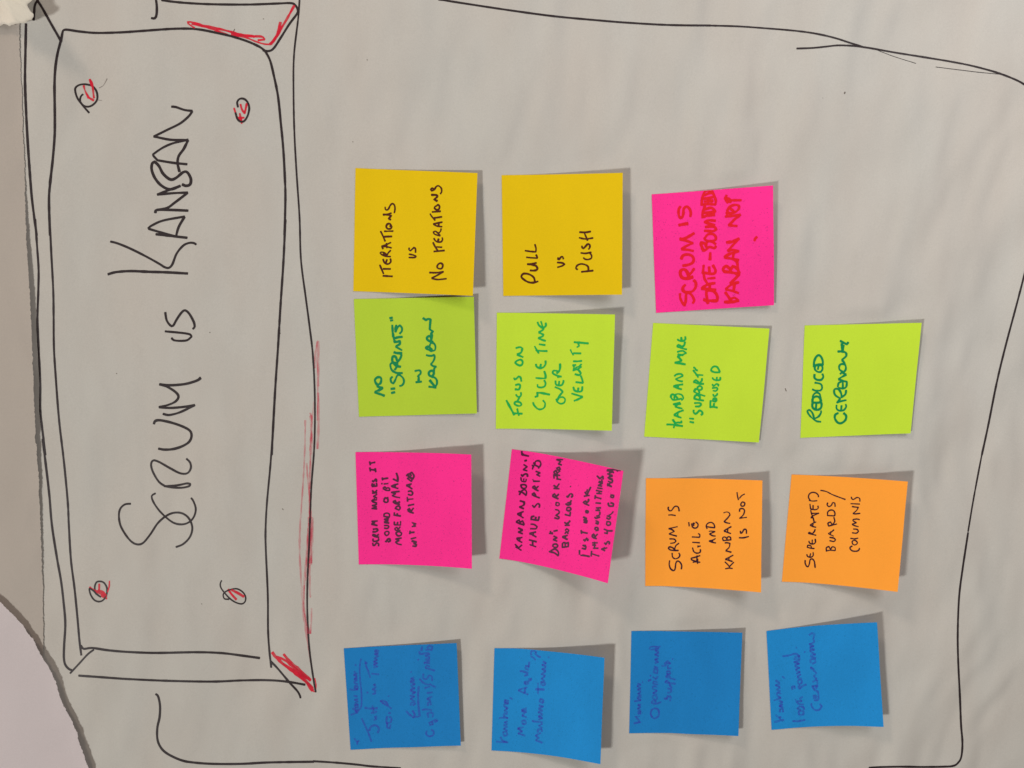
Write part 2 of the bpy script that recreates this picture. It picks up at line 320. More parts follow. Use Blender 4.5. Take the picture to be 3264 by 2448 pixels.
  ('MORE',"545,590 490,580 420,570;420,568 460,560 500,545;500,545 470,510 450,495;450,495 520,470 555,455;555,455 520,430 485,430 450,440;455,470 520,480;560,410 500,395 445,375;445,372 460,355 490,370 500,395;490,390 530,360 540,320;450,290 475,305 510,310 545,290 543,258;500,305 495,265"),
  ('SUPPORT',"595,1240 645,1245;600,1280 645,1290;645,1140 645,1165 665,1185 690,1170 715,1145 745,1160 750,1185 735,1198;665,1095 710,1095 735,1075 720,1055 655,1055;765,1025 700,1015 650,1000;650,1000 665,965 700,960 720,985 715,1015;780,970 700,945 650,920;650,918 665,885 700,895 715,935;720,900 700,895 690,870 715,850 745,865 740,890 720,900;765,825 700,820 645,800;645,798 670,780 700,800 710,820;710,815 740,790 745,760;640,660 670,700 700,745;670,715 755,720;645,625 665,640;665,650 690,665"),
  ('FOCUSED',"930,1110 880,1100 840,1105;845,1105 845,1060 850,1025;885,1100 890,1060;900,1040 875,1030 885,1000 915,1000 920,1025 900,1040;905,1015 900,1020;880,950 885,970 905,970 930,950 925,940;880,905 910,910 930,890 920,870 870,875;870,830 880,850 900,840 920,825 945,835 940,850;870,750 885,770 920,780 960,775 965,745;920,778 925,745;855,670 860,640 890,615 930,625 960,680;860,670 900,685 960,685")]),
 dict(o=(2530,1005), c=[(132,122),(1537,90),(1405,1420),(80,1473)], h=(3.9,2.1), m='green', ink='ink_green_dark', w=25,
  label='rightmost lime green sticky note, handwritten REDUCED CEREMONY in dark green', words=[
  ('REDUCED',"325,1280 270,1270 200,1215 165,1160 175,1140 200,1145 230,1185 245,1245;245,1245 300,1215 330,1165 325,1150;225,1060 225,1100 250,1130 290,1135 325,1115 335,1070 320,1035;265,1130 270,1070 260,1045;225,1050 230,1000 270,975 310,990 330,1030 300,1050 240,1050;230,1010 235,960 270,930 310,945 325,1000;225,890 260,905 320,905;320,905 340,880 335,840 310,820 255,810;250,710 250,750 280,775 330,775 355,740 345,705;330,680 290,680 255,650 260,610 300,600 340,610 345,650 325,680;290,650 300,600;245,620 245,560 270,500 305,480 335,510 350,560 345,600;255,600 300,590 350,590"),
  ('CEREMONY',"535,1175 500,1195 495,1240 530,1290 575,1295 620,1260 630,1210 600,1175;515,1080 515,1120 545,1145 600,1140 630,1100 625,1070;570,1140 575,1085;630,1020 580,1030 520,1050;520,1050 560,1000;560,1000 500,960 485,910 500,885 540,890 570,940 575,990;575,985 620,950 630,900;530,860 540,815 570,800;540,870 590,880 630,860 640,800;590,875 590,800;640,800 600,790 540,770;540,768 580,740 630,715;630,712 580,690 560,705;590,680 550,650 550,605 580,585 620,600 625,650 600,685;620,600 600,560 580,540;580,535 630,490 625,450 580,435 530,435;590,440 580,390 575,340;590,430 600,360;575,350 600,330 560,305;560,310 600,330 640,350 655,325")]),
 dict(o=(1115,1410), c=[(68,118),(1460,148),(1468,1518),(108,1467)], h=(9.5,11), m='pink', ink='ink_plum', w=21,
  label='hot pink sticky note with small black writing, SCRUM MAKES IT SOUND A BIT MORE FORMAL', words=[
  ('SCRUM',"275,1210 280,1240 300,1235 320,1210 345,1220 345,1245;280,1160 280,1185 310,1190 345,1175 345,1155;350,1140 310,1135 275,1120 280,1105 310,1115 320,1135;320,1130 345,1105;275,1075 310,1075 335,1060 325,1040 280,1045;330,1000 290,990 262,985;262,980 300,965;300,965 265,950 330,945"),
  ('MAKES',"325,800 265,795 320,775 270,760 325,745;325,730 280,715 265,700 325,690;270,700 300,680;325,670 285,650 325,625;300,660 300,640;270,610 325,605;270,580 300,600 325,575;265,530 325,525 320,490;265,520 270,495;290,525 292,500;270,460 285,475 310,440 320,450 318,475"),
  ('IT',"306,334 244,326;246,348 240,304;312,356 304,314;246,272 238,232;243,252 303,240"),
  ('SOUND',"425,1190 440,1195 455,1165 480,1160 485,1185 460,1195;420,1100 440,1120 465,1105 470,1080 445,1070 420,1085 425,1110;415,1030 450,1035 470,1015 455,1000 415,1000;470,970 415,960 460,940 415,925 465,915;410,890 475,900 475,865 450,850 415,860 410,890"),
  ('A',"410,690 425,665 455,680 455,715 425,720 405,700;455,680 455,660"),
  ('BIT',"475,580 435,575 400,555;400,550 420,535 440,555;440,555 460,545 478,560 475,580;410,500 460,495;380,495 390,498;395,455 390,425;395,440 460,430"),
  ('MORE',"620,1230 575,1220 550,1195;555,1195 590,1180 550,1160;555,1160 620,1150;560,1110 555,1085 590,1075 620,1090 615,1115 585,1125 560,1110;605,1060 560,1060 540,1040;540,1035 565,1020 580,1050 605,1015;535,990 610,995 610,950;535,990 535,955;570,990 575,960"),
  ('FORMAL',"610,885 540,875;535,880 535,845;570,880 570,855;560,800 590,815 605,790 590,765 560,775 545,800;600,745 545,735 520,715;520,712 545,700 560,735 600,715;600,665 550,655 510,640;510,638 550,620;550,620 500,600 595,590;580,555 530,540 500,530;500,525 540,510 580,500;540,540 545,510;520,440 580,470;575,470 575,420 560,370"),
  ('WITH',"755,1245 790,1250 800,1230 770,1215 800,1200 745,1185;735,1160 795,1145;720,1100 725,1065;730,1085 775,1080;748,1012 792,1005;750,966 795,982;772,1010 773,970"),
  ('RITUALS',"765,850 720,835 700,820;695,815 715,795 735,835;735,830 765,790;700,760 770,745;695,710 690,660;700,685 760,680;700,625 740,635 755,610 735,585 700,590;750,560 710,535 680,520;680,515 740,500;720,545 720,510;690,430 740,470;740,470 745,440 700,410;680,400 710,380 690,390;700,400 760,440 770,400 745,360 720,375 740,400")]),
 dict(o=(1570,1420), c=[(232,45),(1573,305),(1385,1655),(82,1358)], h=(19,18), m='pink', ink='ink_plum', w=21,
  label='tilted curling hot pink sticky note filled with black writing, KANBAN DOESN\'T HAVE SPRINTS', words=[
  ('KANBAN',"345,1260 278,1218;352,1196 312,1232;312,1232 272,1188;355,1165 315,1145 290,1120;290,1118 355,1105;325,1150 330,1110;360,1060 310,1040 360,1020 310,990;360,1015 310,992;380,955 330,940 285,920;285,915 320,895 330,930;330,925 360,905 380,950;370,870 330,845 300,825;300,820 370,795;335,850 340,810;375,760 325,740 375,715 380,680 330,665"),
  ('DOESNT',"315,552 355,562 402,600;322,592 352,545 390,532 408,560 402,600;345,495 340,475 380,470 405,485 400,510 365,515 345,500;350,430 395,435 405,405;345,420 340,385;375,430 375,400;345,350 360,370 385,345 415,345 420,375;415,305 370,290 415,255 375,230;385,185 410,178;350,70 355,115;355,110 435,128;360,120 370,100"),
  ('HAVE',"448,1192 522,1218;440,1134 528,1158;484,1205 480,1146;525,1100 480,1075 445,1060;445,1055 520,1040;485,1085 490,1050;455,1000 520,1000 535,975 500,950 460,945;480,890 550,900 560,855;465,895 470,860 500,850;515,890 520,860"),
  ('SPRINTS',"480,720 500,745 540,700 565,715 560,745;565,630 510,610 475,590;475,585 500,570 520,605;550,545 510,525 480,505;480,500 505,485 520,520;525,515 550,490;490,430 565,430;485,415 487,413;570,370 530,350 570,330 520,310;480,285 485,250 475,235;500,230 490,260;555,275 550,255;550,255 500,230 520,190 560,185 580,215 570,250 550,260;515,220 490,210"),
  ('DONT',"680,1275 740,1290 790,1325;790,1325 790,1280 750,1245 700,1265;725,1215 730,1190 765,1185 785,1205 770,1225 735,1225;775,1150 730,1130 775,1110 735,1090;680,1055 720,1060;700,1060 695,1030;720,1065 715,1045;735,1030 780,1020"),
  ('WORK',"745,870 790,880 800,860 760,840 800,810 790,780 755,770;760,715 765,685 795,690 800,715 780,725 760,715;790,640 750,625 720,605;720,600 745,580 765,620;765,615 795,585;735,515 800,520;735,480 770,505 800,460"),
  ('FROM',"820,410 770,400;740,395 735,350;775,400 775,370 735,350;810,360 770,350 735,325;735,320 760,300 780,340;780,330 810,305;770,275 800,260 815,285 785,295 770,270;830,235 790,220 820,195 770,170;770,168 845,170"),
  ('BACK',"910,1215 835,1225;840,1220 840,1175;875,1220 870,1165 845,1170;875,1180 910,1165 910,1220;900,1130 860,1110 840,1100;840,1098 900,1080;870,1115 875,1085;870,1060 885,1035 910,1060;875,1020 890,1000 915,1020 905,1040;870,960 925,960;900,960 915,925 890,935;865,925 900,950 930,905"),
  ('LOGS',"870,830 930,845 935,800;890,775 895,750 930,745 940,770 915,785 890,775;880,700 900,715 935,705 935,685;900,690 935,680 945,660;890,610 905,620 930,585 955,585 960,610 945,620;935,492 938,494"),
  ('JUST',"1045,1310 1045,1260;1080,1315 1165,1335;1060,1320 1120,1325;1075,1235 1115,1245 1125,1220 1085,1200 1120,1200;1095,1130 1110,1150 1130,1115 1150,1130 1140,1145;1070,1060 1065,1020;1070,1040 1140,1055"),
  ('WORK',"1095,920 1130,930 1135,905 1095,895 1130,880 1090,860;1120,800 1125,780 1150,790 1145,810 1120,805;1160,720 1110,700 1090,680;1095,680 1120,665 1130,700;1130,695 1155,660 1150,645;1100,610 1165,600;1110,560 1135,595 1180,500;1130,560 1140,530"),
  ('THROUGH',"1185,1330 1190,1270;1190,1300 1280,1330;1210,1235 1270,1235;1200,1195 1240,1200;1225,1230 1225,1160;1200,1170 1260,1170;1250,1120 1210,1105 1195,1090;1195,1085 1215,1065 1235,1105;1235,1095 1260,1065;1230,1010 1235,985 1265,990 1265,1020 1240,1020;1240,930 1265,945 1270,920 1240,905;1230,860 1240,875 1290,860;1250,850 1285,835 1290,800;1240,780 1290,780;1245,750 1300,750;1265,780 1270,750;1240,690 1300,695"),
  ('THINGS',"1230,640 1235,600;1235,620 1305,640;1250,575 1310,580;1245,540 1315,555;1280,575 1285,545;1260,510 1320,520;1315,490 1270,480 1320,455 1275,440;1280,430 1320,440 1310,410;1255,365 1290,400 1325,370 1330,405"),
  ('AS',"1350,1265 1310,1245 1350,1235;1330,1250 1345,1225;1345,1240 1375,1230;1345,1170 1360,1190 1385,1155 1405,1165 1400,1185"),
  ('YOU',"1345,1050 1380,1060 1375,1020;1340,1005 1390,1025 1440,1025;1370,945 1375,915 1410,920 1415,950 1385,960 1370,945;1370,870 1400,885 1420,860 1375,845;1400,840 1430,820 1450,795"),
  ('GO',"1390,690 1400,725 1450,730 1450,700 1420,690;1420,620 1425,595 1455,600 1450,625 1425,625"),
  ('ALONG',"1380,460 1430,495;1430,495 1380,480 1430,440;1390,430 1435,450 1440,420 1400,400;1385,385 1440,405;1400,370 1440,370;1380,340 1440,360;1400,330 1450,320;1375,300 1440,310;1380,290 1460,290;1430,290 1455,330;1460,290 1540,300;1500,300 1500,310")]),
 dict(o=(2035,1490), c=[(90,130),(1492,158),(1472,1500),(82,1425)], h=(8,10.9), m='orange', ink='ink_navy', w=17,
  label='orange sticky note handwritten SCRUM IS AGILE AND KANBAN IS NOT', words=[
  ('SCRUM',"375,1120 370,1165 385,1215 420,1240 440,1220 450,1150 470,1125 500,1140 520,1180 515,1222;405,1030 410,1075 440,1098 480,1085 498,1055 485,1028;480,998 430,998 380,990 360,970 375,955 410,965 440,990;430,995 450,940 485,912;375,858 430,862 452,885 430,905 385,912;460,825 410,812 370,800;370,797 430,770;430,770 400,745 365,735;365,732 410,725 468,712"),
  ('IS',"362,572 400,570 445,578;360,475 358,500 375,520 400,515 425,480 450,465 480,480 490,525"),
  ('AGILE',"740,1140 690,1135 655,1140;710,1155 712,1100;690,1130 640,1110 635,1090 680,1080 740,1060;700,1135 705,1060;650,965 665,1010 700,1030 740,1020 745,985;715,950 745,945;715,960 715,940;650,900 735,905;645,835 735,840;735,838 738,810 720,795;640,675 650,715 680,730 710,715 715,680 690,655;660,665 665,700;665,680 675,670;605,660 610,705"),
  ('AND',"930,908 890,900 850,885;850,882 890,875 925,855;890,900 892,870;925,825 890,820 855,800;855,798 900,780 920,770;920,770 870,765 850,768;825,735 815,705 830,675 870,660 905,680 918,720;815,710 870,720 918,725"),
  ('KANBAN',"1045,1218 1090,1210 1130,1215;1040,1135 1080,1175 1105,1215;1090,1195 1120,1165 1145,1140;1128,1130 1080,1115 1045,1105;1048,1102 1100,1075 1138,1055;1085,1118 1090,1080;1115,1018 1080,1010 1050,1000;1050,998 1090,960 1100,910;1100,912 1060,905 1040,908;1020,880 1060,875 1115,870;1020,880 1012,850 1030,835 1060,850 1060,875;1060,870 1075,835 1105,840 1110,870;1110,795 1070,780 1030,765;1030,762 1080,730 1115,712;1070,785 1075,735;1100,672 1060,665 1030,650;1030,648 1070,610 1100,570;1100,570 1090,545 1060,535 1025,545"),
  ('IS',"1210,845 1265,845 1325,830;1225,765 1228,790 1245,785 1270,745 1295,750 1298,795"),
  ('NOT',"1300,600 1260,605 1215,612;1218,610 1260,570 1275,520 1255,495 1220,500 1215,530;1230,440 1250,415 1278,430 1270,460 1240,465 1228,445;1185,300 1190,340 1202,390;1215,370 1240,340 1275,320")]),
 dict(o=(2475,1490), c=[(182,85),(1583,172),(1455,1495),(65,1373)], h=(10.3,11.6), m='orange', ink='ink_navy', w=16,
  label='rightmost orange sticky note, handwritten SEPERATED BOARDS/ COLUMNS', words=[
  ('SEPERATED',"345,1115 345,1150 360,1185 380,1195 395,1160 405,1110 430,1100 455,1130 465,1205;365,1045 375,1070 410,1080 440,1060 440,1020;400,1078 410,1035;455,975 410,970 370,960;370,960 375,935 410,940 420,965;390,885 400,910 440,920 468,900 465,860;430,915 430,870;475,815 430,805 385,795;385,793 395,780 430,800;430,800 455,770 465,745;475,720 440,710 405,695;405,692 440,670 475,655;435,705 440,680;455,665 440,610 415,595;415,610 440,580 510,552;412,512 422,560 440,600;420,552 508,550;412,500 465,508 500,492 498,462;410,498 402,440;440,503 440,455;405,395 385,360 395,320 430,300 470,305 500,330 505,355;392,398 440,404 488,400"),
  ('BOARDS',"595,1005 650,995 705,1000;600,1000 600,965 630,950 655,995;650,990 670,955 705,965 705,1000;640,880 690,890 710,870 690,850 640,840;685,825 640,805 625,795;625,792 660,775 690,750;650,800 655,770;725,680 680,690 625,705;625,702 620,670 650,655 670,690;670,690 700,650 690,600;610,578 650,580 700,582;615,578 615,540 640,515 680,515 702,545 700,580;615,425 610,450 630,470 660,455 675,425 700,430 705,470"),
  ('SLASH',"530,275 600,290 680,330 828,385"),
  ('COLUMNS',"910,945 885,960 890,985 920,1005 970,1005 995,985 995,970;915,920 910,890 935,875 965,890 970,915 940,932 915,920;890,852 940,858 980,850;910,785 960,790 985,770 970,745 925,740;985,712 940,700 910,685;910,682 960,665;960,665 920,640 925,625;925,625 970,620 998,628;1005,552 950,558 920,555;920,552 960,520 985,480;985,480 940,475 910,470;893,435 950,438 1000,440;900,355 905,375 925,385 950,370 975,360 1000,375 1003,408")]),
 dict(o=(1075,2008), c=[(78,222),(1435,155),(1485,1393),(160,1440)], h=(2.4,2.8), m='blue', ink='ink_violet', w=24,
  label='leftmost blue sticky note, with faint violet writing Kanban Just in Time', words=[
  ('KANBAN',"165,1020 240,990;185,945 215,960 240,1000;215,970 260,970;220,935 210,905 240,895 250,930 220,935;250,900 215,880 245,860 210,840 245,830;240,800 200,790;150,715 200,720 245,715;245,715 205,700 215,670 245,680 240,710;245,650 210,640 210,615 240,610;240,600 205,590 235,570;235,560 200,540 235,525 205,500;215,425 225,420;285,350 270,450 275,600 290,750 290,900 275,945 240,960"),
  ('JUST',"295,1065 330,1140 370,1230 410,1340;385,1210 400,1170 450,1145 490,1165 500,1200 485,1235;440,1085 470,1070 450,1045 475,1040;410,1000 430,985 440,1000 470,980;330,935 400,945 480,940;420,910 435,970"),
  ('IN',"355,750 370,755;425,770 460,765 450,740;465,730 425,715 460,690 440,660 460,655"),
  ('TIME',"340,380 345,430 370,490 395,570;330,400 360,400;415,525 440,530;450,530 500,535;440,450 480,440 440,415 480,400 440,380 480,360 450,340 490,315 450,290 490,290;490,280 455,260 465,245 500,255"),
  ('WIP',"600,1040 590,1090 600,1130;590,1120 640,1110 650,1060 625,1045;600,1130 600,1170 630,1180 640,1140;615,1000 640,1000;650,945 600,910 550,880;550,880 520,855 545,850 590,870 610,905;615,795 620,797"),
  ('SCRUM',"830,975 860,1010 910,1050 930,1020 905,970;910,1050 980,1040;885,905 885,880 925,870 935,890 910,905;935,860 880,830 925,800 875,790;900,770 935,750 880,730;880,720 930,700 890,680;885,670 930,650 880,620 925,610;925,600 885,585 920,570;885,505 890,507;980,680 970,780 975,900 990,1040"),
  ('CYCLES',"1075,1215 1070,1255 1105,1280 1150,1265 1160,1225 1130,1200;1110,1140 1150,1135 1140,1105;1100,1120 1180,1080 1205,1090 1170,1110;1095,1050 1085,1005 1120,990 1150,1005 1145,1045;1020,960 1080,955 1130,965;1090,910 1090,875 1120,865 1125,900;1120,850 1080,830 1140,800;1080,760 1140,750;1050,700 1110,680;1110,650 1180,690"),
  ('SPRINTS',"990,590 1040,640 1100,660;1035,530 1035,580 1075,590 1100,545 1135,560 1140,610;1170,490 1060,455;1060,450 1075,430 1110,440;1110,400 1045,400;1045,395 1110,370;1060,360 1110,345;970,355 975,360;1110,330 1060,310 1110,290;985,260 1000,290 1060,280 1100,280;1020,200 1010,250;1060,240 1100,235 1130,245 1140,210 1110,190 1080,215"),
  ('TICK',"205,1305 235,1340 260,1330;240,1340 240,1375")]),
 dict(o=(1545,2008), c=[(117,220),(1440,335),(1390,1610),(82,1448)], h=(10.5,10.5), m='blue_light', ink='ink_violet', w=24,
  label='curled blue sticky note with faint violet writing, Kanban, More Agile Mature team', words=[
  ('KANBAN',"140,1342 280,1352;190,1290 215,1330 265,1345;230,1270 220,1230 260,1220 270,1260 235,1275;270,1210 230,1190 270,1160;230,1150 270,1130 240,1110 270,1100;175,1060 215,1055 275,1060;275,1060 230,1030 240,1000 270,1010;275,990 235,970 270,945;280,940 235,915 245,880 280,890;285,880 240,865 245,840 285,855;305,815 330,830"),
  ('MORE',"485,1272 405,1245;405,1245 450,1220;450,1220 400,1185 460,1170;455,1125 450,1095 480,1085 495,1115 475,1135 455,1125;500,1050 450,1030;455,1025 480,1000;500,990 445,975 500,960;445,960 500,940"),
  ('AGILE',"520,775 460,750 405,730;405,725 440,710 510,690;480,765 485,700;480,650 480,625 520,620 520,645 485,655;520,620 555,600 555,585 525,590;480,550 520,540;425,495 470,500 520,520;525,480 490,460 495,430 530,440;530,450 535,385"),
  ('QUESTION MARKS',"555,320 580,330 610,360;560,300 555,270 580,250 620,265 610,290 650,320 670,325"),
  ('MATURE',"690,1355 615,1325;615,1320 650,1300;650,1300 610,1270 670,1240;640,1230 640,1200 680,1190 690,1220;690,1180 650,1150 690,1130;570,1095 640,1105 690,1110;650,1080 690,1060 650,1040 690,1020;690,1010 645,990 690,970 650,950;650,940 700,920 655,905;700,880 660,860 670,830 705,840 700,870"),
  ('TEAM',"610,715 715,715;640,770 640,640;680,660 680,625 720,630 720,660 690,665;720,610 680,585 720,560;725,550 680,530 730,500;730,490 690,470 735,450;735,440 690,420 735,400 700,380;765,325 770,330")]),
 dict(o=(1985,1970), c=[(104,158),(1440,180),(1390,1418),(78,1385)], h=(3.9,4.9), m='blue_mid', ink='ink_violet', w=23,
  label='blue sticky note with faint violet writing Kanban Operational support', words=[
  ('KANBAN',"135,1265 215,1250;150,1185 180,1215 205,1250;160,1190 200,1180;190,1155 185,1125 215,1120 210,1155;210,1110 180,1090 210,1070 185,1045 215,1040;140,1000 215,990;215,985 175,965 190,940 220,955;220,930 185,910 215,890;215,880 180,860 215,845 175,820 215,805;215,800 180,790;235,770 238,772"),
  ('OPERATIONAL',"350,1190 335,1140 360,1095 410,1090 435,1130 425,1180 385,1205 350,1190;460,1010 400,1030 345,1020;345,1010 370,985 400,1010;400,990 360,960 365,930 410,940 410,975;410,920 365,900 410,880;410,870 355,850 370,820 410,830;420,800 365,790 370,760 415,770;305,755 340,740;360,710 400,735 420,700;330,690 335,695;420,670 370,650 380,610 420,620 415,660;420,600 380,585;390,540 425,530 390,500 420,485;430,460 385,440 430,420;430,410 390,390 430,375;435,360 340,380 320,365 345,345 430,345 450,340"),
  ('SUPPORT',"500,965 530,975 540,935 575,950 570,995;540,900 575,890 580,860 540,845;590,840 560,800;630,790 510,775;510,770 530,750 560,780;630,740 520,710;520,705 540,680 570,710;530,670 530,640 570,640 570,670 535,675;540,610 580,600;540,600 545,570;470,580 520,570;500,545 575,545;520,530 545,520 570,550;597,492 599,494")]),
 dict(o=(2425,1930), c=[(68,308),(1395,200),(1477,1460),(130,1495)], h=(7.5,8.9), m='blue_light', ink='ink_violet', w=24,
  label='rightmost blue sticky note, with faint violet writing Kanban, less formal ceremonies', words=[
  ('KANBAN',"165,1400 275,1375;180,1320 215,1345 240,1380;220,1345 245,1340;230,1280 230,1245 265,1245 265,1280;265,1230 225,1210 260,1190;225,1180 260,1160 220,1145;160,1140 240,1115;240,1110 195,1080 205,1045 240,1060;235,1030 190,1010 230,990;230,980 180,960 225,940;225,930 180,900;260,855 285,875"),
  ('LESS',"385,1390 450,1390 530,1375;460,1310 455,1275 500,1265 520,1295 490,1320 460,1310;480,1255 440,1240 470,1215 510,1225 520,1250;510,1190 450,1180 415,1130;440,1150 490,1150 470,1120 500,1100"),
  ('FORMAL',"380,1010 375,975 405,970 410,1000;470,1005 455,975 470,960;470,1000 500,970 545,950;450,940 450,900 490,890 490,930 460,945;490,880 440,860;440,850 480,830;430,820 470,800 420,780;420,770 465,750 410,730;410,720 460,700 400,680 465,665;400,640 465,650 460,610 410,620;465,610 420,580 340,600 265,610;425,505 430,510"),
  ('CEREMONIES',"610,1175 610,1210 650,1255 700,1255 730,1215 710,1185;640,1120 635,1085 665,1080 660,1120;640,1140 690,1130 690,1050;690,1040 640,1010;640,1005 620,970 660,960 670,1000;680,980 680,900;625,920 670,890;670,880 640,850;640,850 670,810 600,750;600,740 640,770;600,690 600,650 650,640 655,680 620,700;660,630 595,610;600,600 655,590 590,550;525,555 530,560;590,540 640,530 590,510;590,500 635,490 585,465;585,465 640,440 630,400;580,355 610,335 640,345 635,395")]),
]
